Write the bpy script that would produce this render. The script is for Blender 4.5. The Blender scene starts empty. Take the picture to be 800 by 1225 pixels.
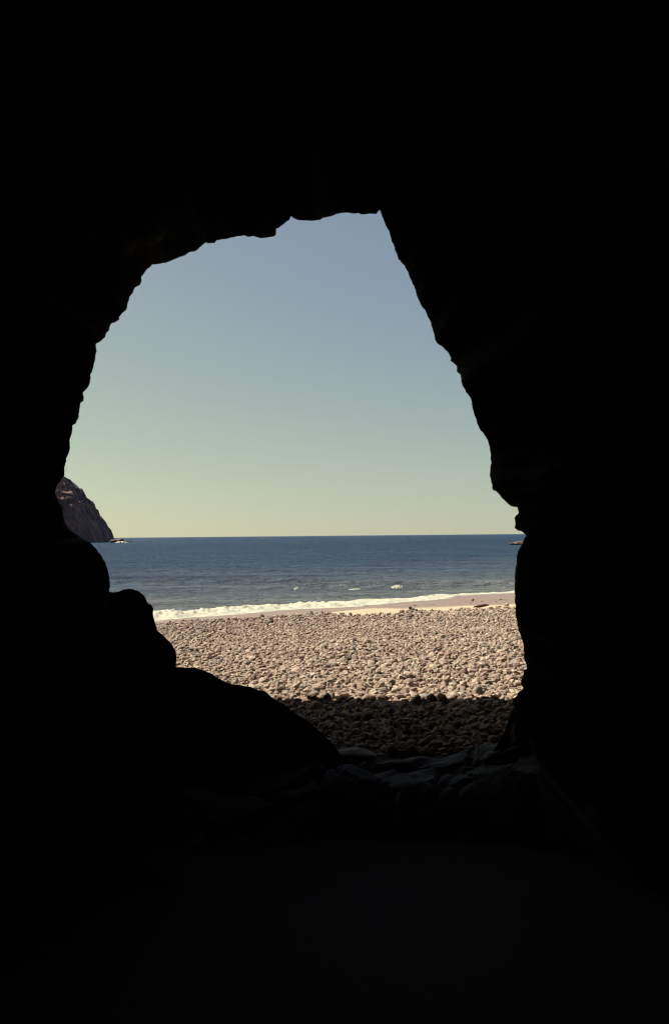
import bpy, math
import numpy as np
from mathutils import Vector, Matrix

sc = bpy.context.scene
col = sc.collection
# ------------------------------------------------------------------ camera
LENS, SENS = 35.0, 36.0
EYE = np.array((0.0, 0.0, 3.6))
PITCH, ROLL = math.radians(1.36), math.radians(0.54)
F = 1225 * LENS / SENS                      # focal length in photo pixels
cam = bpy.data.cameras.new('camera'); camo = bpy.data.objects.new('camera', cam)
col.objects.link(camo); sc.camera = camo
cam.sensor_fit = 'VERTICAL'; cam.sensor_height = SENS; cam.lens = LENS
cam.clip_start = 0.05; cam.clip_end = 60000
fw = Vector((0, math.cos(PITCH), math.sin(PITCH)))
rt = Vector((1, 0, 0)); up = rt.cross(fw)
rt2 = rt * math.cos(ROLL) - up * math.sin(ROLL)
up2 = rt * math.sin(ROLL) + up * math.cos(ROLL)
camo.matrix_world = Matrix(((rt2.x, up2.x, -fw.x, EYE[0]), (rt2.y, up2.y, -fw.y, EYE[1]), (rt2.z, up2.z, -fw.z, EYE[2]), (0, 0, 0, 1)))
RT, UP, FW = (np.array(v) for v in (rt2, up2, fw))
# ------------------------------------------------------------------ light
SUN_EL, SUN_AZ = math.radians(50), math.radians(-70)   # azimuth from +Y towards +X
L = np.array((math.sin(SUN_AZ) * math.cos(SUN_EL), math.cos(SUN_AZ) * math.cos(SUN_EL), math.sin(SUN_EL)))
w = bpy.data.worlds.new('World'); sc.world = w; w.use_nodes = True
nt = w.node_tree; bg = nt.nodes['Background']
sky = nt.nodes.new('ShaderNodeTexSky'); sky.sky_type = 'NISHITA'; sky.sun_disc = False
sky.dust_density = 1.15; sky.sun_elevation = SUN_EL; sky.sun_rotation = SUN_AZ
tc = nt.nodes.new('ShaderNodeTexCoord'); va = nt.nodes.new('ShaderNodeVectorMath'); va.operation = 'MULTIPLY_ADD'
va.inputs[1].default_value = (1, 1, 1.06); va.inputs[2].default_value = (0, 0, 0.052)
nt.links.new(tc.outputs['Generated'], va.inputs[0]); nt.links.new(va.outputs[0], sky.inputs[0])
mx = nt.nodes.new('ShaderNodeMix'); mx.data_type = 'RGBA'; mx.blend_type = 'MULTIPLY'; mx.inputs[0].default_value = 1
mx.inputs[7].default_value = (1.21, 1.07, 2.17, 1)
sep = nt.nodes.new('ShaderNodeSeparateColor'); cmb = nt.nodes.new('ShaderNodeCombineColor'); pw = nt.nodes.new('ShaderNodeMath'); pw.operation = 'POWER'
pw.inputs[1].default_value = 0.4                       # the film's flatter response to blue
nt.links.new(sky.outputs[0], sep.inputs[0]); nt.links.new(sep.outputs[2], pw.inputs[0])
nt.links.new(sep.outputs[0], cmb.inputs[0]); nt.links.new(sep.outputs[1], cmb.inputs[1]); nt.links.new(pw.outputs[0], cmb.inputs[2])
nt.links.new(cmb.outputs[0], mx.inputs[6]); nt.links.new(mx.outputs[2], bg.inputs[0])
bg.inputs[1].default_value = 0.05
sl = bpy.data.lights.new('sun', 'SUN'); sl.energy = 5.0; sl.angle = math.radians(0.5); sl.color = (1.0, 0.92, 0.79)
so = bpy.data.objects.new('sun', sl); col.objects.link(so)
so.rotation_euler = Vector(L).to_track_quat('Z', 'Y').to_euler(); so.location = (-30, 10, 50)
sc.view_settings.view_transform = 'Standard'; sc.view_settings.look = 'None'
sc.view_settings.exposure = 1.0; sc.view_settings.gamma = 1.0
sc.render.engine = 'CYCLES'
sc.cycles.max_bounces = 6; sc.cycles.diffuse_bounces = 3; sc.cycles.use_denoising = True; sc.cycles.sample_clamp_direct = 1.6; sc.cycles.filter_width = 1.2
# ------------------------------------------------------------------ noise
rng = np.random.default_rng(7)
_p = rng.permutation(256); _p = np.concatenate([_p, _p, _p])
_g = rng.normal(size=(256, 3)); _g /= np.linalg.norm(_g, axis=1)[:, None]
def perlin(P):
    P = np.asarray(P, float); I = np.floor(P).astype(int); f = P - I; I &= 255
    u = f * f * f * (f * (f * 6 - 15) + 10); r = 0
    for a in (0, 1):
        for b in (0, 1):
            for c in (0, 1):
                h = _p[_p[_p[(I[..., 0] + a) & 255] + ((I[..., 1] + b) & 255)] + ((I[..., 2] + c) & 255)]
                d = ((f - (a, b, c)) * _g[h]).sum(-1)
                r = r + d * np.abs(1 - a - u[..., 0]) * np.abs(1 - b - u[..., 1]) * np.abs(1 - c - u[..., 2])
    return r * 1.6
def fbm(P, o=4, gain=0.5):
    s = 0; a = 1.0
    for k in range(o):
        s = s + a * perlin(P * 2.0 ** k + 17.3 * k); a *= gain
    return s
def ridged(P, o=4):
    s = 0; a = 1.0
    for k in range(o):
        s = s + a * (1 - 2 * np.abs(perlin(P * 2.0 ** k + 7.7 * k))); a *= 0.5
    return s
def v3(x, y, z=0.0): return np.stack(np.broadcast_arrays(x, y, z), -1).astype(float)
def sstep(a, b, x):
    t = np.clip((x - a) / (b - a), 0, 1); return t * t * (3 - 2 * t)
def ray(px, py):                                        # direction through a photo pixel, with depth 1
    px = np.asarray(px, float); py = np.asarray(py, float)
    d = FW + ((px - 400) / F)[..., None] * RT + ((612.5 - py) / F)[..., None] * UP
    return d
def at(px, py, Y):                                      # the point of that ray standing Y metres away
    d = ray(px, py); return EYE + d * (np.asarray(Y, float) / d[..., 1])[..., None]
def project(P):
    q = P - EYE; d = q @ FW
    return 400 + F * (q @ RT) / d, 612.5 - F * (q @ UP) / d, d
# ------------------------------------------------------------------ mesh and material helpers
def build(name, V, Fc, mats, parent=None, smooth=True, attr=None, mesh_only=False):
    V = np.ascontiguousarray(V, np.float32); Fc = np.ascontiguousarray(Fc, np.int32); n = Fc.shape[1]
    me = bpy.data.meshes.new(name)
    me.vertices.add(len(V)); me.vertices.foreach_set('co', V.ravel())
    me.loops.add(Fc.size); me.loops.foreach_set('vertex_index', Fc.ravel())
    me.polygons.add(len(Fc)); me.polygons.foreach_set('loop_start', np.arange(0, Fc.size, n, dtype=np.int32))
    me.update(calc_edges=True)
    me.polygons.foreach_set('use_smooth', np.full(len(Fc), smooth))
    for m in (mats if isinstance(mats, (list, tuple)) else [mats]): me.materials.append(m)
    if attr is not None:
        a = me.color_attributes.new('tone', 'FLOAT_COLOR', 'POINT')
        a.data.foreach_set('color', np.concatenate([attr, np.ones((len(attr), 1))], 1).astype(np.float32).ravel())
    if mesh_only: return me
    o = bpy.data.objects.new(name, me); col.objects.link(o)
    if parent: o.parent = parent
    return o
def tag(o, label=None, cat=None, group=None, kind=None):
    for k, v in (('label', label), ('category', cat), ('group', group), ('kind', kind)):
        if v: o[k] = v
    return o
def gridfaces(nr, nc, closed=False):
    i = np.arange(nr - 1)[:, None]; j = np.arange(nc if closed else nc - 1)[None]
    j2 = (j + 1) % nc
    return np.stack([i * nc + j, i * nc + j2, (i + 1) * nc + j2, (i + 1) * nc + j], -1).reshape(-1, 4)
class N:                                               # a few lines of node plumbing
    def __init__(s, name):
        s.m = bpy.data.materials.new(name); s.m.use_nodes = True; s.t = s.m.node_tree
        s.b = s.t.nodes['Principled BSDF']; s.b.inputs['Specular IOR Level'].default_value = 0.25
    def n(s, typ, **k):
        x = s.t.nodes.new(typ)
        for a, v in k.items(): setattr(x, a, v)
        return x
    def l(s, a, b): s.t.links.new(a, b)
    def noise(s, scale, detail=6, rough=0.6, vec=None):
        x = s.n('ShaderNodeTexNoise'); x.inputs['Scale'].default_value = scale
        x.inputs['Detail'].default_value = detail; x.inputs['Roughness'].default_value = rough
        if vec is not None: s.l(vec, x.inputs['Vector'])
        return x
    def pos(s): return s.n('ShaderNodeNewGeometry').outputs['Position']
    def ramp(s, fac, stops):
        r = s.n('ShaderNodeValToRGB'); s.l(fac, r.inputs[0]); e = r.color_ramp.elements
        while len(e) < len(stops): e.new(0.5)
        for x, (p, c) in zip(e, stops): x.position = p; x.color = (*c, 1)
        return r.outputs[0]
    def mix(s, fac, a, b, mode='MIX'):
        x = s.n('ShaderNodeMix', data_type='RGBA', blend_type=mode)
        for v, i in ((fac, 0), (a, 6), (b, 7)):
            if hasattr(v, 'is_output'): s.l(v, x.inputs[i])
            else: x.inputs[i].default_value = v if i == 0 else (*v, 1)
        return x.outputs[2]
    def math(s, op, a, b=0.0, c=0.0):
        x = s.n('ShaderNodeMath', operation=op)
        for v, i in ((a, 0), (b, 1), (c, 2)):
            if hasattr(v, 'is_output'): s.l(v, x.inputs[i])
            else: x.inputs[i].default_value = v
        return x.outputs[0]
    def bump(s, h, dist, strength=1.0):
        x = s.n('ShaderNodeBump'); x.inputs['Distance'].default_value = dist; x.inputs['Strength'].default_value = strength
        s.l(h, x.inputs['Height']); s.l(x.outputs[0], s.b.inputs['Normal']); return x
def rock_mat(name, a, b, c, scale=1.0, rough=0.9, bump=0.03):
    m = N(name); p = m.pos()
    n1 = m.noise(1.3 * scale, 8, 0.65, p); n2 = m.noise(9 * scale, 6, 0.6, p)
    c1 = m.ramp(n1.outputs[0], [(0.35, a), (0.5, b), (0.66, c)])
    c2 = m.mix(0.35, c1, m.ramp(n2.outputs[0], [(0.35, tuple(v * .5 for v in a)), (0.65, c)]))
    m.l(c2, m.b.inputs['Base Color']); m.b.inputs['Roughness'].default_value = rough
    m.bump(m.math('ADD', n1.outputs[0], m.math('MULTIPLY', n2.outputs[0], 0.4)), bump)
    return m.m
M_CAVE = rock_mat('basalt', (.030, .029, .031), (.048, .046, .048), (.075, .068, .066), 1.2)
M_LEDGE = rock_mat('worn_ledge_rock', (.07, .07, .072), (.11, .108, .108), (.165, .16, .157), 1.6, 0.97)
M_BOULDER = rock_mat('boulder_rock', (.04, .04, .042), (.06, .058, .06), (.085, .08, .08), 2.2, 0.85)
M_HEAD = rock_mat('headland_rock', (.020, .025, .042), (.062, .048, .052), (.27, .155, .115), .035, 0.95, 1.2)  # dark tone tinted blue to stand in for the distant air
M_SEAROCK = rock_mat('sea_rock', (.05, .035, .03), (.09, .06, .05), (.13, .09, .075), .4, 0.8, .2)
# ------------------------------------------------------------------ ground levels
S0 = np.array((-7.6, 43.0)); SD = np.array((18.5, 18.0)); SD = SD / np.linalg.norm(SD); SN = np.array((SD[1], -SD[0]))
def inland(x, y):                                      # metres from the waterline, positive up the beach
    b = (x - S0[0]) * SN[0] + (y - S0[1]) * SN[1]
    s = (x - S0[0]) * SD[0] + (y - S0[1]) * SD[1]
    return b + 0.5 * np.sin(s * .35) + .25 * np.sin(s * .9 + 1)
def beach_z(x, y):
    v = inland(x, y)
    z = np.interp(v, [-400, -60, -12, 0, 5, 9.5, 12.5, 17, 27, 34, 200], [-9, -4, -.9, 0, .34, .78, 1.08, 1.2, 1.5, 1.52, 2.2])
    P = v3(x * .25, y * .25)
    return z + .05 * fbm(P, 3) * sstep(6, 12, v) + .012 * fbm(P * 6, 2)
def stone_edge(x, y):                                  # > 0 where the stones lie
    return inland(x, y) - (np.interp(x, [-12, -6.8, -3, .75, 3.3, 5.1, 8], [7.5, 9, 10.6, 13.9, 16.2, 17.6, 20]) + .25 * np.sin(x * 1.9) + .15 * np.sin(x * 4.3))
# ------------------------------------------------------------------ sea cave: one closed rock shell with a traced mouth
LEFT = [(130.5,706),(131.9,697.5),(131,688.8),(128.4,680),(126.3,672.5),(121.3,663.8),(115,656.3),(108,649.4),(100,644.4),(90,638.8),(81.3,632.5),(77.5,623.8),(75.6,615),(73,603.8),(68.8,596),(66.3,590.6),(68.8,581),(73.8,574.4),(77.5,568.8),(77.3,561),(79.8,552.5),(79.4,548.8),(82.8,542.5),(84.4,533.8),(84,526.3),(86.3,517.5),(87.3,508.8),(90,506.9),(94.4,500),(95.3,490),(97.3,482),(100.3,480),(100.6,475),(99.4,470),(105,462.5),(108,457.5),(108.5,448.8),(111.3,441),(114.4,430),(116,420),(115.5,411.8),(120,408.8),(126,403.5),(127,399),(131.3,395),(132,388.5),(134.3,386.6),(139.5,385.5),(142.5,382.5),(142.7,379),(147,373.5),(152.3,369),(153,363),(155.3,355.5),(159,351),(160.5,345.8),(163.5,342.5),(168,340.5),(169.8,336.8),(169.2,331.8),(171.8,327.8),(176,322.5),(182.4,316.3),(191,315.5),(199.4,314.6),(208.8,310),(222,304.7),(230.3,301),(235,300),(242.5,292.5),(247,290.3),(252.8,291),(257.5,289.7),(259.4,287.8),(272.5,285),(283.8,282.8),(292,281.6),(297,283),(303.4,283.1),(310,284.7),(319.6,284.4),(328,282.3),(329.5,280.6),(330.8,274.2),(339.7,268.2),(346,263),(347.8,258.3),(352.5,261.4),(358.9,263.6),(373.7,264),(382,263),(386.5,260.4),(394,259),(401.4,256.3),(416,253.8),(421.6,256),(429,254.9),(436.4,256.8),(446,255.5),(450.7,256),(452,251.9),(454.8,251.2)]
RIGHT = [(456.3,256.5),(458.4,263),(460.4,266),(462,271.6),(464,273.7),(466,281),(470.6,293.3),(472.7,299.8),(477,309.6),(480.4,314.3),(482.6,315.7),(486.4,324),(492.5,336.2),(498.6,354.6),(503,365),(509,373),(514.4,383.5),(517,395),(522.2,409.8),(527.5,414),(534.5,420),(538.3,427.2),(538.5,431.6),(545.9,437.8),(546.4,444.8),(550.3,448),(551.8,457.5),(556.3,468),(562.3,475.5),(566,492),(570.5,507),(574.3,514.5),(579.5,520.5),(583.3,528),(585.5,537),(587,552),(585.8,568.5),(588.5,585),(594.5,588.8),(602,597.8),(609.5,605.3),(618.5,607),(620.2,612.7),(620,614.5),(617,616),(615.3,619.2),(616,625),(614.7,629.8),(617,633),(622.7,635.5),(629.2,640),(627,644.5),(624.3,651),(620.2,657.6),(618.2,663.3),(617.8,670.6),(615.7,683),(615,696),(615.3,714),(616.5,735),(619,751),(623.3,763),(626.2,776),(627,790),(629.8,796),(630.3,799.5),(626,802),(625.5,808),(622.5,814.5),(622.5,819),(625,822.5),(624.5,825),(619,828.5),(618,832),(612,838),(616,850),(628,875),(640,910),(650,980),(640,1060)]
BOTTOM = [(520,1100),(400,1110),(280,1100),(180,1040),(140,960),(124,880),(122,800),(126,740)]
def densify(pts, step, closed):
    p = np.array(pts, float)
    if closed: p = np.concatenate([p, p[:1]])
    s = np.concatenate([[0], np.cumsum(np.linalg.norm(np.diff(p, axis=0), axis=1))])
    n = int(s[-1] / step); t = np.linspace(0, s[-1], n, endpoint=not closed)
    return np.stack([np.interp(t, s, p[:, 0]), np.interp(t, s, p[:, 1])], 1)
C = densify(LEFT + RIGHT + BOTTOM, 1.5, True); NC = len(C)
jit = np.stack([fbm(v3(C[:, 0] * .17, C[:, 1] * .17, 3.3), 3), fbm(v3(C[:, 0] * .17, C[:, 1] * .17, 9.1), 3)], 1)
C = C + jit * .9
ctr = np.array((385., 600.))
D = 7.0 + .9 * sstep(200, 620, C[:, 0]) + .7 * sstep(600, 260, C[:, 1]) + .35 * fbm(v3(C[:, 0] * .012, C[:, 1] * .012), 3)
W = at(C[:, 0], C[:, 1], D)
e = np.stack([C[:, 0] - ctr[0], -(C[:, 1] - ctr[1])], 1); e /= np.linalg.norm(e, axis=1)[:, None]
for _ in range(30): e = (np.roll(e, 1, 0) + e + np.roll(e, -1, 0)) / 3
e /= np.linalg.norm(e, axis=1)[:, None]
E3 = np.stack([e[:, 0], np.zeros(NC), e[:, 1]], 1)
rows = []
ks = np.arange(NC) / NC
ins = [(0.02, -.03), (.06, -.08), (.12, -.14), (.2, -.2), (.3, -.28), (.45, -.38), (.65, -.5), (.9, -.66), (1.2, -.9), (1.55, -1.2), (1.9, -1.6), (2.2, -2.1), (2.5, -2.8), (2.7, -3.6), (2.85, -4.5), (2.9, -5.5), (2.9, -6.6), (2.85, -7.8), (2.7, -9.2), (2.3, -10.6), (1.5, -11.6), (.3, -12.3)]
def rough(P, amp):
    q = P * .55; d = fbm(q, 5, .55) + .35 * ridged(q * 1.3, 3) - .2
    return d * amp
inner = []
for R, Y in ins:                                       # chamber walls, from the mouth back round the viewer
    P = W + E3 * R; P[:, 1] += Y
    amp = min(.5, .75 * R); dd = rough(P, amp)
    dd = np.maximum(dd, -R * .8 if Y > -2 else -1.0)
    P += E3 * dd[:, None]; P[:, 1] += np.minimum(0, .5 * rough(P + 31.7, amp))
    inner.append(P)
back = np.tile(np.array([[0, -5.9, 3.0]]), (NC, 1)); inner.append(back + (inner[-1] - back) * .3); inner.append(back + E3 * .01)
outer = []
for Y, m in [(.05, .03), (.12, .06), (.25, .12), (.45, .2), (.7, .3), (1.05, .42), (1.5, .55), (2.1, .75), (2.9, 1.0), (3.8, 1.3), (4.8, 1.6)]:
    P = EYE + (W - EYE) * ((D + Y) / D)[:, None] + E3 * m  # unseen porch walls spreading towards the beach, kept tight to dim the stones
    dd = np.maximum(rough(P, min(.45, .8 * m)), -.75 * m)
    P += E3 * dd[:, None]; outer.append(P)
SH_Y, SH_Z = 12.50, 1.46                               # where the brow's shadow ends on the stones
slope = L[1] / L[2]
P5 = outer[-1].copy(); P5[:, 1] = 0
for R in [.5, .9, 1.4, 2.1, 3.0, 4.2, 6, 8.5, 12, 17, 23, 30]:
    P = P5 + E3 * R; z = P[:, 2]
    lean = np.clip(z - 14, 0, None)
    P[:, 1] = SH_Y + slope * (z - SH_Z) - .95 * lean * .6 + .12 * fbm(P * .8, 3) - .05 - .04 * np.abs(P[:, 0]) * (R > 4)
    P += E3 * (rough(P, .3))[:, None]
    outer.append(P)
for y, s in ((-6, 1.0), (-28, .9)):
    P = outer[-1] * 1.0 if y == -6 else outer[-1].copy(); P[:, 1] = y; P[:, [0, 2]] *= s; outer.append(P)
outer.append(np.tile(np.array([[0, -30, 8.0]]), (NC, 1)) + E3 * .01)
rows = inner[::-1] + [W] + outer
V = np.concatenate(rows)
cave = build('cave', V, gridfaces(len(rows), NC, True), M_CAVE)
tag(cave, 'black basalt sea cave walls and roof framing the view of the beach', kind='structure')
cave.data.flip_normals()
# ------------------------------------------------------------------ cave floor with the worn ledge in the mouth
gx = np.linspace(-5, 5, 300); gy = np.concatenate([np.linspace(-6.5, 4, 110)[:-1], np.linspace(4, 10.6, 230)]); X, Y = np.meshgrid(gx, gy)
n1 = fbm(v3(X * .7, Y * .7), 5); n2 = ridged(v3(X * 1.1, Y * .8, 5), 4)
edge = 8.05 + .18 * np.sin(X * 1.7 + .6) + .22 * fbm(v3(X * .9, X * 0, 2), 3)
n3 = ridged(v3(X * 2.6 + .5 * n1, Y * 2.2, 9), 4); n4 = fbm(v3(X * 6, Y * 5, 4), 4)
sd = rng.random((150, 2)) * (7, 4.2) + (-3.2, 6.4); bd = np.full(X.shape, 9.0); b2 = bd.copy(); hh = np.zeros(X.shape)
wX, wY = X + .08 * n1, Y + .08 * n2
for (a_, b_), h_, tx, ty in zip(sd, rng.normal(0, .03, 150), rng.normal(0, .09, 150), rng.normal(0, .09, 150)):
    d_ = np.hypot((wX - a_) * .75, wY - b_); m_ = d_ < bd
    b2 = np.where(m_, bd, np.minimum(b2, d_)); hh = np.where(m_, h_ + tx * (X - a_) + ty * (Y - b_), hh); bd = np.where(m_, d_, bd)
block = hh - .07 * sstep(.05, .0, b2 - bd)
crack = block - .03 * np.exp(-(perlin(v3(X * .9 + .3 * n1, Y * 1.3 + .3 * n1, 14)) / .05) ** 2)
Z = .75 + .16 * n1 + .07 * n2 + .03 * n3 + 1.0 * sstep(3.2, .8, Y)
top = 1.47 + .03 * n1 + .012 * n2 + .012 * n3 + .010 * n4 + crack + .34 * np.clip(X - .9, 0, 2.5) + .22 * np.clip(-X - .9, 0, 3) + .10 * np.exp(-((X - .2) / .5) ** 2 - ((Y - 8.5) / .35) ** 2)
t = sstep(-.75, .22, Y - edge)
Z = Z * (1 - t) + top * t
Z += .10 * np.exp(-(((X - .85) / .55) ** 2 + ((Y - 9.0) / .35) ** 2) ** 1.3) * t
Z -= sstep(8.75 + .25 * np.clip(X, 0, 1), 9.7, Y) * (.5 + 1.0 * np.clip(X - .9, 0, 2))
floor = build('cave_floor', v3(X, Y, Z).reshape(-1, 3), gridfaces(len(gy), len(gx)), M_LEDGE, smooth=False)
tag(floor, 'dark worn rock ledge and floor inside the cave mouth', kind='structure')
# ------------------------------------------------------------------ beach sheet down to the sea bed
def axis(lo, hi, n, far):
    a = np.linspace(lo, hi, n); g = np.geomspace(1, far, 26)
    return np.concatenate([(lo - g)[::-1], a, hi + g])
bx = axis(-22, 26, 240, 9000); by = axis(7, 72, 320, 9000); by = by[by > 2]
X, Y = np.meshgrid(bx, by); Z = beach_z(X, Y)
Z = np.where(Y < 9.0, np.minimum(Z, 1.2), Z)
m = N('beach_ground'); p = m.pos()
dotn = m.n('ShaderNodeVectorMath', operation='DOT_PRODUCT'); dotn.inputs[1].default_value = (SN[0] - .6, SN[1], 0); m.l(p, dotn.inputs[0])
nz = m.noise(.5, 4, .5, p)
inl = m.math('ADD', m.math('SUBTRACT', dotn.outputs['Value'], float(S0 @ SN)), m.math('MULTIPLY', m.math('SUBTRACT', nz.outputs[0], .5), 2.0))
nf = m.noise(60, 3, .6, p); nm = m.noise(3, 4, .6, p)
wet = m.mix(nm.outputs[0], (.165, .125, .10), (.215, .165, .132)); dry = m.mix(nm.outputs[0], (.36, .295, .20), (.44, .365, .25))
f1 = m.n('ShaderNodeMapRange', interpolation_type='SMOOTHSTEP'); f1.inputs['From Min'].default_value = 11.3; f1.inputs['From Max'].default_value = 12.1; m.l(inl, f1.inputs[0])
sand = m.mix(f1.outputs[0], wet, dry)
f2 = m.n('ShaderNodeMapRange', interpolation_type='SMOOTHSTEP'); f2.inputs['From Min'].default_value = 13.8; f2.inputs['From Max'].default_value = 15; m.l(inl, f2.inputs[0])
gap_shade_grit = m.mix(nf.outputs[0], (.02, .014, .012), (.07, .05, .04))  # grit darkened to put shade into the gaps between stones
m.l(m.mix(f2.outputs[0], sand, gap_shade_grit), m.b.inputs['Base Color'])
rr = m.n('ShaderNodeMapRange'); rr.inputs['From Min'].default_value = 3; rr.inputs['From Max'].default_value = 7; rr.inputs['To Min'].default_value = .5; rr.inputs['To Max'].default_value = .95; m.l(inl, rr.inputs[0])
m.l(rr.outputs[0], m.b.inputs['Roughness']); m.bump(nf.outputs[0], .02)
beach = build('beach_ground', v3(X, Y, Z).reshape(-1, 3), gridfaces(len(by), len(bx)), m.m)
tag(beach, 'sandy ground of the beach between the stones and the waterline', kind='structure')
# ------------------------------------------------------------------ sea
CR = [(58.5, .12, 2.2, .4), (68.2, .46, 2.6, 1.1), (75.5, .44, 2.8, 2.0), (89, .20, 2.2, 3.3), (101, .26, 2.6, 5.1), (118, .22, 3.2, 7.7), (140, .26, 3.8, 9.9), (170, .26, 4.6, 4.2), (205, .3, 5.5, 1.7), (250, .3, 7, 6.6)]
def sea_z(x, y):
    z = np.zeros(np.broadcast(x, y).shape)
    for yc, h, wd, ph in CR:
        c = yc + .03 * x + .9 * np.sin(x * .045 + ph) + .5 * np.sin(x * .13 + 2 * ph)
        d = (y - c) / wd
        k = .62 + .38 * np.sin(x * .07 + ph * 3) + .25 * fbm(v3(x * .12, y * .1, ph), 2)
        if yc == 68.2: k = (.25 + .75 * sstep(-4, 0, x)) * (.85 + .15 * k)
        if yc == 75.5: k = (.25 + .75 * sstep(4, -1, x)) * (.85 + .15 * k)
        z = z + h * np.clip(k, .12, 1.3) * np.exp(-np.where(d < 0, (d * 1.9) ** 2, d ** 2))   # steeper on the shore side
    off = np.clip(-inland(x, y), 0, 60)
    am = np.interp(off, [0, 4, 15, 60], [.008, .025, .035, .045])
    z += am * (fbm(v3(x * .28, y * .5, 1), 4, .6)) * 1.3
    return z * sstep(-1.5, 9, -inland(x, y))
sy = np.concatenate([np.linspace(34, 60, 70)[:-1], np.geomspace(60, 420, 380)[:-1], np.geomspace(420, 38000, 50)])
su = np.linspace(-1, 1, 360)
Y, U = np.meshgrid(sy, su, indexing='ij'); X = U * (22 + Y * .62) * np.where(Y > 600, 1 + (Y - 600) / 4000, 1)
Z = np.where(Y < 430, sea_z(X, np.minimum(Y, 430)) * sstep(430, 300, Y), 0)
m = N('sea_water'); p = m.pos(); sp = m.n('ShaderNodeSeparateXYZ'); m.l(p, sp.inputs[0])
dotn = m.n('ShaderNodeVectorMath', operation='DOT_PRODUCT'); dotn.inputs[1].default_value = (-SN[0], -SN[1], 0); m.l(p, dotn.inputs[0])
off = m.math('ADD', dotn.outputs['Value'], float(S0 @ SN))
fo = m.n('ShaderNodeMapRange'); fo.inputs['From Min'].default_value = 0; fo.inputs['From Max'].default_value = 260; m.l(off, fo.inputs[0])
nb = m.noise(.06, 5, .6, p)
fz = m.math('ADD', fo.outputs[0], m.math('MULTIPLY', m.math('SUBTRACT', nb.outputs[0], .5), .12))
wc = m.ramp(fz, [(0.0, (.125, .138, .135)), (.045, (.088, .108, .124)), (.11, (.046, .070, .102)), (.26, (.020, .048, .086)), (1, (.009, .033, .070))])
mp = m.n('ShaderNodeMapping'); mp.inputs['Scale'].default_value = (.45, 1, 1); m.l(p, mp.inputs[0])
a0 = m.noise(.09, 10, .72, mp.outputs[0]); a1 = m.noise(.45, 5, .6, mp.outputs[0]); a2 = m.noise(1.8, 5, .62, mp.outputs[0]); a3 = m.noise(7, 3, .6, mp.outputs[0])
h = m.math('ADD', m.math('ADD', m.math('MULTIPLY', a0.outputs[0], 4.0), m.math('MULTIPLY', a1.outputs[0], 2.6)), m.math('ADD', m.math('MULTIPLY', a2.outputs[0], .9), m.math('MULTIPLY', a3.outputs[0], .12)))
bp = m.bump(h, .7, 1.0)
df = m.n('ShaderNodeBsdfDiffuse'); gl = m.n('ShaderNodeBsdfGlossy'); gl.inputs['Roughness'].default_value = .3
fr_ = m.n('ShaderNodeFresnel'); fr_.inputs['IOR'].default_value = 1.33
sk = m.n('ShaderNodeMapping'); sk.inputs['Scale'].default_value = (.16, 1, 1); m.l(p, sk.inputs[0])
st_ = m.noise(.22, 10, .8, sk.outputs[0]); wc = m.mix(1.0, wc, m.ramp(st_.outputs[0], [(.36, (.46, .50, .54)), (.66, (1.60, 1.55, 1.48))]), 'MULTIPLY')  # streaks put the ripples' light and dark into the water colour
m.l(wc, df.inputs['Color']); m.l(bp.outputs[0], gl.inputs['Normal']); m.l(bp.outputs[0], fr_.inputs['Normal']); m.l(bp.outputs[0], df.inputs['Normal'])
ms = m.n('ShaderNodeMixShader'); m.l(m.math('MULTIPLY', fr_.outputs[0], .42), ms.inputs[0]); m.l(df.outputs[0], ms.inputs[1]); m.l(gl.outputs[0], ms.inputs[2])
m.l(ms.outputs[0], m.t.nodes['Material Output'].inputs['Surface']); m.t.nodes.remove(m.b)
sea = build('sea', v3(X, Y, Z).reshape(-1, 3), gridfaces(len(sy), len(su)), m.m)
tag(sea, 'blue sea with low swell rolling towards the beach', kind='structure')
# ------------------------------------------------------------------ surf along the waterline
m = N('foam'); p = m.pos(); nn = m.noise(3.5, 5, .65, p)
m.l(m.ramp(nn.outputs[0], [(.3, (.30, .295, .235)), (.62, (.43, .42, .315))]), m.b.inputs['Base Color']); m.b.inputs['Roughness'].default_value = .7
m.b.inputs['Subsurface Weight'].default_value = 0.0; m.bump(nn.outputs[0], .08)
M_FOAM = m.m
s_ = np.linspace(-12, 40, 1200); t_ = np.linspace(-.6, 5, 64); S, T = np.meshgrid(s_, t_)
wob = .5 * np.sin(S * .35) + .25 * np.sin(S * .9 + 1)
X = S0[0] + S * SD[0] - (T + wob) * SN[0]; Y = S0[1] + S * SD[1] - (T + wob) * SN[1]
# the bore is tall at the left and thins out to a swash line at the right
H = np.interp(S, [-14, 2, 9, 15, 19, 24, 46], [.30, .27, .20, .11, .05, .03, .02])
T0 = np.interp(S, [-14, 5, 9, 15, 20, 25], [1.3, 1.3, 1.4, 1.3, .8, .5]); TW = np.interp(S, [-14, 5, 9, 15, 20, 25, 46], [1.3, 1.3, 1.4, 1.4, .85, .5, .45])
fr = fbm(v3(X * .9, Y * .9), 5, .6); fh = fbm(v3(X * 2.6, Y * 2.6, 3), 5, .68)
prof = np.exp(-np.abs((T - T0 - .35 * fbm(v3(S * .3, S * 0, 4), 3)) / TW) ** 2.6)
hump = 1 + 1.1 * np.clip(fbm(v3(S * .45, S * 0, 8), 3), 0, 1)
Z = H * prof * (.55 * hump + .38 * fr + .30 * np.clip(fh, -.3, 1.2)) + .05 * np.clip(prof * 3, 0, 1) + .03 * fr - .045
Z += np.maximum(sea_z(X, Y), np.interp(-T, [-9, 0, .6], [0, .0, .05]))
surf = build('surf', v3(X, Y, Z).reshape(-1, 3), gridfaces(len(t_), len(s_)), M_FOAM)
tag(surf, 'white foam of the wave breaking along the shore', kind='stuff')
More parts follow.
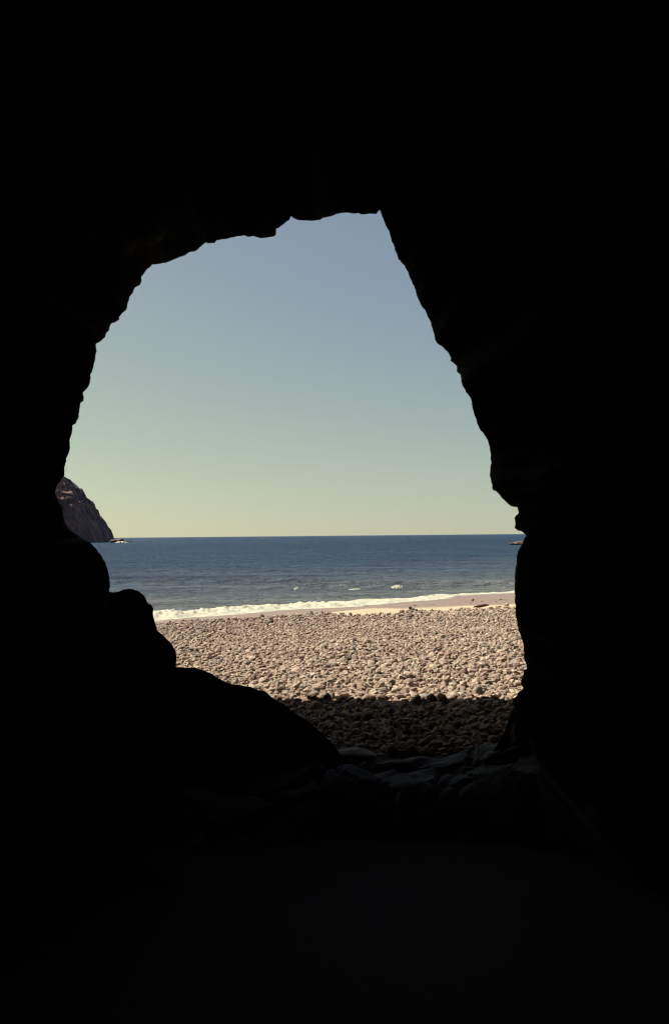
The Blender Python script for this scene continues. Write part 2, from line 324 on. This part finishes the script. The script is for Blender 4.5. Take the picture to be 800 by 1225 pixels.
def foam_patch(px, py, Yd, wx, wy, hz, seed, label):
    c = at(px, py, Yd); a = np.linspace(-1, 1, 44); A, B = np.meshgrid(a, a[::2])
    X = c[0] + A * wx; Y = c[1] + B * wy
    q = 1 - (A ** 2 + B ** 2) ** 1.2 + .75 * fbm(v3(A * 2.2, B * 2.2, seed), 4, .6)
    Z = sea_z(X, Y) + np.clip(q, -.6, 1.3) * hz - .12 * hz
    o = build('whitecap', v3(X, Y, Z).reshape(-1, 3), gridfaces(22, 44), M_FOAM)
    tag(o, label, 'whitecap', 'whitecaps on the swell'); return o
foam_patch(475, 703.4, 67.2, .42, .4, .15, 1.1, 'bright white breaking crest on the nearest swell, right of centre')
foam_patch(355, 701, 67.2, .2, .35, .12, 4.1, 'small white splash on the dark swell left of centre')
foam_patch(424, 704.5, 66.4, .45, .25, .03, 6.1, 'thin pale foam streak midway between the two white splashes')
# ------------------------------------------------------------------ headland and rocks in the sea
HD = 750.0
tip = at(135.0, 647.0, HD)[0] - 16.5
gx = np.linspace(tip - 210, tip + 14, 250); gy = np.linspace(HD - 75, HD + 190, 230); X, Y = np.meshgrid(gx, gy)
P = v3(X, Y) / 28.0
wx = 3.5 * fbm(P, 4); wy = 11 * fbm(P + 9.7, 4)
da = tip - X + wx * sstep(0, 25, tip - X) - np.abs(Y - HD - 8) * .10
yf = HD - 22 - .20 * np.clip(tip - X, 0, 400)
db = (Y - yf) * .62 + 1.5 * wy + 4
dc = (HD + 165 - Y) * .8 + wy
k = 5.0
dist = -k * np.log(np.exp(-np.clip(da, -40, 400) / k) + np.exp(-np.clip(db, -40, 400) / k) + np.exp(-np.clip(dc, -40, 400) / k))
prof = lambda d: np.interp(d, [-30, -3, 0, 2.6, 6, 10, 12, 14.5, 20, 24, 32, 38, 60, 100, 160], [-4, -3, 0, 8, 14, 20.5, 25, 29, 35, 39, 46, 50, 61, 76, 88])
Z = prof(dist) * 1.13
q_ = Z / 9.5 + 1.0 * fbm(P * .9 + 3, 3); fr = q_ - np.floor(q_)
Z = Z + (9.5 * (sstep(.45, .95, fr) - fr) * (.8 + .35 * fbm(P * 1.4, 2)) + 1.2 * fbm(P * 2.6 + 5, 4, .55)) * sstep(1, 12, dist) * sstep(2, 9, Z)
head = build('headland', v3(X, Y, Z).reshape(-1, 3), gridfaces(230, 250), M_HEAD, smooth=False)
tag(head, 'steep reddish brown rocky headland dropping into the sea at the left', kind='structure')
def ico(sub):
    import bmesh
    bm = bmesh.new(); bmesh.ops.create_icosphere(bm, subdivisions=sub, radius=1)
    V = np.array([v.co[:] for v in bm.verts]); Fc = np.array([[v.index for v in f.verts] for f in bm.faces]); bm.free(); return V, Fc
I1, I2, I3, I4 = ico(1), ico(2), ico(3), ico(4)
I5 = ico(5)
def rock(name, c, r, seed, label, cat, group=None, mat=M_SEAROCK, sub=I4):
    V, Fc = sub; d = 1 + .38 * fbm(V * 1.1 + seed, 5, .55)
    o = build(name, V * d[:, None] * np.array(r), Fc, mat); o.location = c; return tag(o, label, cat, group)
def on_sea(px, py):
    d = ray(px, py); return EYE + d * (-EYE[2] / d[2])
c = at(142, 645.6, HD - 12); rock('sea_rock', (c[0], c[1], .4), (5.4, 4, 2.2), 2.2, 'low dark rock awash just off the foot of the headland', 'rock', 'rocks awash in the sea')
c = at(151, 646, HD - 12); rock('sea_rock', (c[0], c[1], .2), (3.2, 3, 1.1), 5.2, 'smallest flat rock in the sea, outermost from the headland', 'rock', 'rocks awash in the sea')
c = at(624, 653.6, 330); rock('sea_rock', (c[0], c[1], .3), (3.9, 3, .85), 8.2, 'reddish rock tip in the sea beside the right wall of the cave mouth', 'rock', 'rocks awash in the sea')
for (px, py, wx_, s) in ((146.5, 647.6, 5.0, 3.3),):
    c = at(px, py, HD - 28); a = np.linspace(-1, 1, 50); A, B = np.meshgrid(a, a[::2])
    q = 1 - (A ** 2 + B ** 2) + .9 * fbm(v3(A * 3, B * 2, s), 4, .6)
    o = build('surf', v3(c[0] + A * wx_, c[1] + B * 8, .1 + 1.1 * np.clip(q, -.5, 1.2) - .5).reshape(-1, 3), gridfaces(25, 50), M_FOAM)
    tag(o, 'white surf breaking at the foot of the headland', kind='stuff')
# ------------------------------------------------------------------ boulders standing in the cave mouth
def boulder(name, outline, Yd, thick, seed, label, mat=M_BOULDER, group=None, amp=.12, c0=None):
    C = densify(outline, 3.0, True); n = len(C); C = C + .6 * np.stack([fbm(v3(C[:, 0] * .15, C[:, 1] * .15, seed), 3), fbm(v3(C[:, 0] * .15, C[:, 1] * .15, seed + 5), 3)], 1)
    Wb = at(C[:, 0], C[:, 1], Yd); O = np.array(at(c0[0], c0[1], Yd)) if c0 else Wb.mean(0)
    rows = []
    for a in np.linspace(-np.pi / 2, np.pi / 2, 45):
        r = max(math.cos(a), 1e-5) ** .8; y = thick * np.sin(a) if a > 0 else -.16 * (1 - r) ** 1.3
        P = O + (Wb - O) * r; P[:, 1] = Yd + y
        dn = (fbm(P * 1.6 + seed, 5, .55) + .3 * ridged(P * 2.5 + seed, 3)) * amp
        P[:, 1] += dn * (1 - r ** 6) * (1 if a > 0 else .5)
        s = (P[:, 1] / Yd)[:, None]
        P = EYE + (P - EYE) * np.concatenate([s, s * 0 + 1, s], 1)
        rows.append(P)
    V = np.concatenate(rows); b = np.array((V[:, 0].mean(), Yd, V[:, 2].min()))
    o = build(name, V - b, gridfaces(45, n, True), mat); o.location = b
    return tag(o, label, 'boulder', group)
OB = [(136.3,708.5),(142.4,708),(146.8,705.4),(153,704.6),(159,704.9),(166,707),(173,713),(177.4,722),(181.8,723.8),(183.5,729),(183.5,737.8),(186,746.5),(188.8,755),(195.8,760.5),(204.5,769),(209.8,778),(211.5,786.8),(211.2,797),(214,830),(220,880),(222,960),(200,1010),(140,1020),(100,980),(95,850),(100,760),(112,715),(124,708)]
boulder('boulder', OB, 7.3, .75, 3.1, 'tall black upright boulder with a domed top at the left of the cave mouth', group='boulders in the cave mouth', c0=(160, 850))
OM = [(200,800),(211.3,798.2),(220.6,798.4),(233.8,798.4),(243,802),(252.5,805.3),(260,811),(275,818.4),(286,819.4),(301,822.2),(307.8,825.6),(316,826),(327.5,835.3),(338,842),(348,850),(362,859),(376,869),(385,877),(393.5,885),(404,897),(407,903),(401,910),(397,924),(390,940),(330,950),(250,960),(190,950),(170,900),(178,820)]
boulder('boulder', OM, 8.9, .9, 6.4, 'long low dark boulder sloping down to the right beside the shaded stones', group='boulders in the cave mouth', c0=(270, 890))
OR = [(609,856),(613,848),(616,840),(620,835),(624,829),(638,824),(668,836),(690,900),(670,950),(610,945),(570,930),(560,921),(574,911),(590,898),(603,876)]
boulder('boulder', OR, 8.75, .7, 9.4, 'low dark rock against the foot of the right cave wall', group='boulders in the cave mouth', c0=(625, 890), amp=.22)
# ------------------------------------------------------------------ stones
TONES = [('pale', (.35, .28, .21)), ('pinkish', (.295, .205, .158)), ('grey', (.20, .168, .14)), ('brown', (.155, .098, .073)), ('dark', (.045, .037, .034))]
m = N('stone'); at_ = m.n('ShaderNodeVertexColor'); at_.layer_name = 'tone'; p = m.pos(); nn = m.noise(14, 6, .65, p); nn2 = m.noise(70, 3, .6, p)
c = m.mix(1.0, at_.outputs[0], m.ramp(nn.outputs[0], [(.3, (.72, .72, .74)), (.7, (1.15, 1.12, 1.08))]), 'MULTIPLY')
c = m.mix(m.math('MULTIPLY', nn2.outputs[0], .22), c, (.27, .24, .20))
m.l(c, m.b.inputs['Base Color']); m.b.inputs['Roughness'].default_value = .88; m.bump(m.math('ADD', nn.outputs[0], m.math('MULTIPLY', nn2.outputs[0], .4)), .008)
M_STONE = m.m
SHP = [('rounded', (1, .9, .78), .24), ('flat', (1.2, .9, .5), .24), ('angular', (1, .8, .75), .42), ('rounded', (1.25, .85, .7), .28), ('flat', (1.05, .95, .55), .3), ('angular', (.95, .85, .9), .48)]
def shape(I, k):
    V, Fc = I; _, r, a = SHP[k]
    q = np.sign(V) * np.abs(V) ** (.7 if k % 3 == 2 else .88)
    return q * (1 + a * fbm(V * .95 + 11.3 * k, 3, .5))[:, None] * np.array(r)
G1 = [shape(I1, k) for k in range(6)]; G2 = [shape(I2, k) for k in range(6)]; G3 = [shape(I3, k) for k in range(6)]
# positions: a jittered lattice whose pitch follows the size of the stones in each band
def scatter(y0, y1, pitch, pad):
    out = []; y = y0
    while y < y1:
        h = pitch(y) * .87; x0, x1 = -.33 * y - 1.2 + pad, .27 * y + 1.2 - pad
        n = int((x1 - x0) / pitch(y)); x = x0 + (np.arange(n) + rng.random()) * pitch(y)
        out.append(np.stack([x + rng.normal(0, .28, n) * pitch(y), y + rng.normal(0, .28, n) * h, np.full(n, pitch(y))], 1)); y += h
    return np.concatenate(out)
pit = lambda y: float(np.interp(y, [8.5, 13, 20, 23, 27, 30, 40], [.070, .066, .068, .062, .062, .078, .095]))
A = scatter(8.9, 40.0, pit, 0.0)
B = scatter(12.0, 40.0, lambda y: pit(y) * 3.6, 0.0); B[:, 2] *= .37       # scattered bigger ones
A = np.concatenate([A, B]); big = np.zeros(len(A), bool); big[-len(B):] = True
k = stone_edge(A[:, 0], A[:, 1]) + rng.normal(0, .25, len(A)) > 0
A, big = A[k], big[k]
# stray pebbles along the line between wet and dry sand
ns = 170; s = rng.uniform(2, 32, ns); v = 11.4 + rng.normal(0, .35, ns)
Bx = S0[0] + s * SD[0] + v * SN[0]; Bx = np.clip(Bx, -6, 9); v = v + .6 * Bx; Bx = S0[0] + s * SD[0] + v * SN[0]; By = S0[1] + s * SD[1] + v * SN[1]
A = np.concatenate([A, np.stack([Bx, By, rng.uniform(.03, .085, ns)], 1)]); big = np.concatenate([big, np.zeros(ns, bool)])
n = len(A); band = np.exp(-((A[:, 1] - 23.0 - .45 * A[:, 0]) / 1.5) ** 2); rad = A[:, 2] * .55 * np.clip(rng.lognormal(0, .3, n), .42, 1.55) * (1 - .3 * band)
pos = np.stack([A[:, 0], A[:, 1], beach_z(A[:, 0], A[:, 1]) + rad * rng.uniform(-.35, .95, n)], 1)
patch = fbm(v3(pos[:, 0] * .45, pos[:, 1] * .45), 3); ridge = np.exp(-((inland(pos[:, 0], pos[:, 1]) - 14.0) / 2.0) ** 2)
u = rng.random(n) + .16 * patch - .25 * ridge + .22 * band
tone = np.select([u > .56, u > .2, u > .07, u > -.02], [0, 1, 2, 3], 4)
tone = np.where((tone == 4) & (rng.random(n) < .55), 3, tone)
shp = rng.integers(0, 6, n)
def rots(n):
    a = rng.random(n) * 2 * np.pi; ti = rng.normal(0, .6, n); tb = rng.random(n) * 2 * np.pi
    ax = np.stack([np.cos(tb), np.sin(tb), 0 * tb], 1)
    ca, sa = np.cos(a), np.sin(a); Z0 = 0 * a
    Rz = np.stack([np.stack([ca, -sa, Z0], 1), np.stack([sa, ca, Z0], 1), np.stack([Z0, Z0, Z0 + 1], 1)], 1)
    K = np.zeros((n, 3, 3)); K[:, 0, 2] = ax[:, 1]; K[:, 1, 2] = -ax[:, 0]; K[:, 2, 0] = -ax[:, 1]; K[:, 2, 1] = ax[:, 0]
    I = np.eye(3)[None]
    return (I + np.sin(ti)[:, None, None] * K + (1 - np.cos(ti))[:, None, None] * (K @ K)) @ Rz
R = rots(n); scl = rad[:, None] * rng.uniform(.88, 1.14, (n, 3))
# which are seen largest: inside the traced mouth and not behind the near boulders
def inpoly(px, py, poly):
    poly = np.array(poly); r = np.zeros(len(px), bool); j = len(poly) - 1
    for i in range(len(poly)):
        xi, yi = poly[i]; xj, yj = poly[j]
        if yi != yj: r ^= ((yi > py) != (yj > py)) & (px < (xj - xi) * (py - yi) / (yj - yi) + xi)
        j = i
    return r
px, py, dep = project(pos); seen = inpoly(px, py, C) & ~inpoly(px, py, OM) & ~inpoly(px, py, OB) & (py < 915)
drop = (pos[:, 1] < 9.95) & (pos[:, 0] < -.2) | ((pos[:, 1] < 9.6) & (pos[:, 0] > .35))
size = np.where(seen & ~drop, rad * F / dep, 0)
order = np.argsort(-size)[:296]
single = np.zeros(n, bool); single[order] = True
meshes = {}
def stone_mesh(k, t):
    if (k, t) not in meshes:
        meshes[k, t] = build('beach_stone', G3[k], I3[1], M_STONE, attr=np.tile(TONES[t][1], (len(G3[k]), 1)), mesh_only=True)
    return meshes[k, t]
def stone(p, R3, s3, k, t, label, group='stones lying on the beach'):
    o = bpy.data.objects.new('beach_stone', stone_mesh(k, t)); col.objects.link(o)
    M = np.eye(4); M[:3, :3] = R3 * s3[None]; M[:3, 3] = p; o.matrix_world = Matrix(M.tolist())
    return tag(o, label, 'stone', group)
q3 = np.quantile(rad[single], [.33, .67])
for i in np.nonzero(single)[0]:
    dark = pos[i, 1] < SH_Y
    cut = [405, 450, 495, 540, 580] if dark else [290, 365, 425, 490, 555]
    side = ['far left', 'left', 'left of centre', 'right of centre', 'right', 'far right'][int(np.searchsorted(cut, px[i]))]
    big_ = 'small' if rad[i] < q3[0] else 'large' if rad[i] > q3[1] else 'medium'
    st = ('in shade just inside the shadow edge' if py[i] < 852 else 'in shade nearest the rock ledge' if py[i] > 882 else 'amid the shaded stones') if dark else \
         ('in sun just beyond the shadow edge' if py[i] > 830 else 'in sun a little farther out')
    stone(pos[i], R[i], scl[i], shp[i], tone[i], '%s %s %s stone %s, %s' % (big_, TONES[tone[i]][0], SHP[shp[i]][0], st, side))
# a few stones one can point to
def upright(px_, py_, Y, r, k, t, label, tilt=0.3):
    c = at(px_, py_, Y); z = beach_z(c[0], c[1]); a = np.array(((math.cos(tilt), 0, math.sin(tilt)), (0, 1, 0), (-math.sin(tilt), 0, math.cos(tilt))))
    stone(np.array((c[0], Y, z + r[2] * .62)), a, np.array(r), k, t, label)
upright(572, 835, 12.95, (.05, .045, .10), 0, 2, 'grey upright stone standing in sunlight just past the shadow edge at right', .12)
upright(391, 836, 12.60, (.045, .05, .085), 3, 3, 'dark upright stone silhouetted against the sunlit stones, right of its neighbour', .1)
upright(372, 836, 12.60, (.06, .055, .075), 2, 3, 'broad dark stone silhouetted against the sunlit stones above the low boulder', .1)
upright(443, 842, 12.60, (.075, .06, .06), 0, 3, 'round shaded stone left of its twin at the edge of the sunlight', .1)
upright(457, 842, 12.60, (.07, .06, .065), 3, 3, 'round shaded stone right of its twin at the edge of the sunlight', .1)
c = at(419, 913, 9.05); stone(np.array((c[0], 9.1, 1.58)), np.eye(3), np.array((.20, .17, .15)), 1, 0, 'large flat pale grey slab stone wedged between the low boulder and the ledge')
# all the others, joined
rest = np.nonzero(~single & ~drop)[0]; parts = []; fcs = []; cols = []; base = 0; tn = np.array([t[1] for t in TONES])
near = pos[:, 1] < 13.9
for k in range(6):
    for nr_, (G_, I_) in ((True, (G2, I2)), (False, (G1, I1))):
        ii = rest[(shp[rest] == k) & (near[rest] == nr_)]
        Vk = np.einsum('nij,nvj->nvi', R[ii] * scl[ii][:, None, :], np.broadcast_to(G_[k], (len(ii),) + G_[k].shape)) + pos[ii][:, None]
        parts.append(Vk.reshape(-1, 3)); nv = len(G_[k])
        fcs.append((I_[1][None] + (np.arange(len(ii)) * nv)[:, None, None] + base).reshape(-1, 3)); base += len(ii) * nv
        tv = tn[tone[ii]] * rng.uniform(.78, 1.2, (len(ii), 1)); cols.append(np.repeat(tv, nv, 0))
peb = build('pebbles', np.concatenate(parts), np.concatenate(fcs), M_STONE, smooth=False, attr=np.concatenate(cols))
tag(peb, 'thousands of sunlit rounded stones covering the beach', kind='stuff')
print('STONES', n, 'tris', sum(len(f) for f in fcs))
# ------------------------------------------------------------------ driftwood and bucket
def on_beach(px_, py_):
    d = ray(px_, py_); ys = np.linspace(13, 62, 4000); P = EYE + d * (ys / d[1])[:, None]
    h = P[:, 2] - beach_z(P[:, 0], P[:, 1]); i = np.argmax(h < 0); return P[i]
def tube(path, radii, seg=14, flat=1.0, seed=0):
    P = np.array(path, float); rws = []
    for i, (p_, r) in enumerate(zip(P, radii)):
        tg = P[min(i + 1, len(P) - 1)] - P[max(i - 1, 0)]; tg /= np.linalg.norm(tg)
        sd = np.cross(tg, (0, 0, 1)); sd /= np.linalg.norm(sd); u_ = np.cross(sd, tg)
        a = np.arange(seg) * 2 * np.pi / seg
        rws.append(p_ + r * (np.cos(a)[:, None] * sd + flat * np.sin(a)[:, None] * u_) * (1 + .22 * fbm(v3(np.cos(a) * 1.4, np.sin(a) * 1.4, i * .35 + seed), 3))[:, None])
    return np.concatenate(rws), gridfaces(len(P), seg, True)
mw = N('driftwood'); p = mw.pos(); nn = mw.noise(9, 6, .7, p); mw.l(mw.ramp(nn.outputs[0], [(.35, (.045, .02, .014)), (.7, (.11, .055, .035))]), mw.b.inputs['Base Color']); mw.b.inputs['Roughness'].default_value = .9; mw.bump(nn.outputs[0], .02)
c = on_beach(576, 729.5); c[2] += .06; print('LOG', c)
lg = bpy.data.objects.new('driftwood_log', None); col.objects.link(lg); lg.location = c
tag(lg, 'dark reddish driftwood log lying on the crest of the stones at right', 'driftwood')
q = c[1] / 34.0
xs = np.linspace(-.26, .24, 22); V, Fc = tube([(x * q, .05 * x + .02 * math.sin(x * 9), (.07 + .015 * math.sin(x * 11) + .04 * x) * q) for x in xs], [q * .045 * min(1, .18 + 6 * (.27 - abs(x + .01))) for x in xs], 14, 1.0, 1)
build('trunk', V, Fc, mw.m, lg)
V, Fc = tube([(.10 * q, 0, .09 * q), (.17 * q, -.02, .105 * q), (.25 * q, -.05, .118 * q)], [.022 * q, .017 * q, .006 * q], 8, 1, 3); build('branch', V, Fc, mw.m, lg)
V, Fc = tube([(-.22 * q, 0, .06 * q), (-.27 * q, -.03, .03 * q), (-.30 * q, -.06, .0)], [.028 * q, .02 * q, .008 * q], 8, 1, 5); build('root_stub', V, Fc, mw.m, lg)
mb = N('dark_blue_plastic'); mb.b.inputs['Base Color'].default_value = (.035, .045, .09, 1); mb.b.inputs['Roughness'].default_value = .45
c = on_beach(490.6, 733.0); c[2] += .06; print('BUCKET', c); q = c[1] / 36.0
bk = bpy.data.objects.new('bucket', None); col.objects.link(bk); bk.location = c
tag(bk, 'tiny dark blue bucket standing on the pale sand at the edge of the stones', 'bucket')
a = np.arange(20) * 2 * np.pi / 20; ring = lambda r, z: np.stack([r * np.cos(a) * q, r * np.sin(a) * q, 0 * a + z * q], 1)
V = np.concatenate([ring(.002, 0), ring(.043, 0), ring(.058, .13), ring(.064, .13), ring(.064, .138), ring(.055, .138), ring(.04, .012), ring(.002, .012)]); build('body', V, gridfaces(8, 20, True), mb.m, bk)
th = np.linspace(0, np.pi, 15); V, Fc = tube([(.062 * math.cos(t_) * q, .004, (.13 + .035 * math.sin(t_)) * q) for t_ in th], [.004 * q] * 15, 6); build('handle', V, Fc, mb.m, bk)
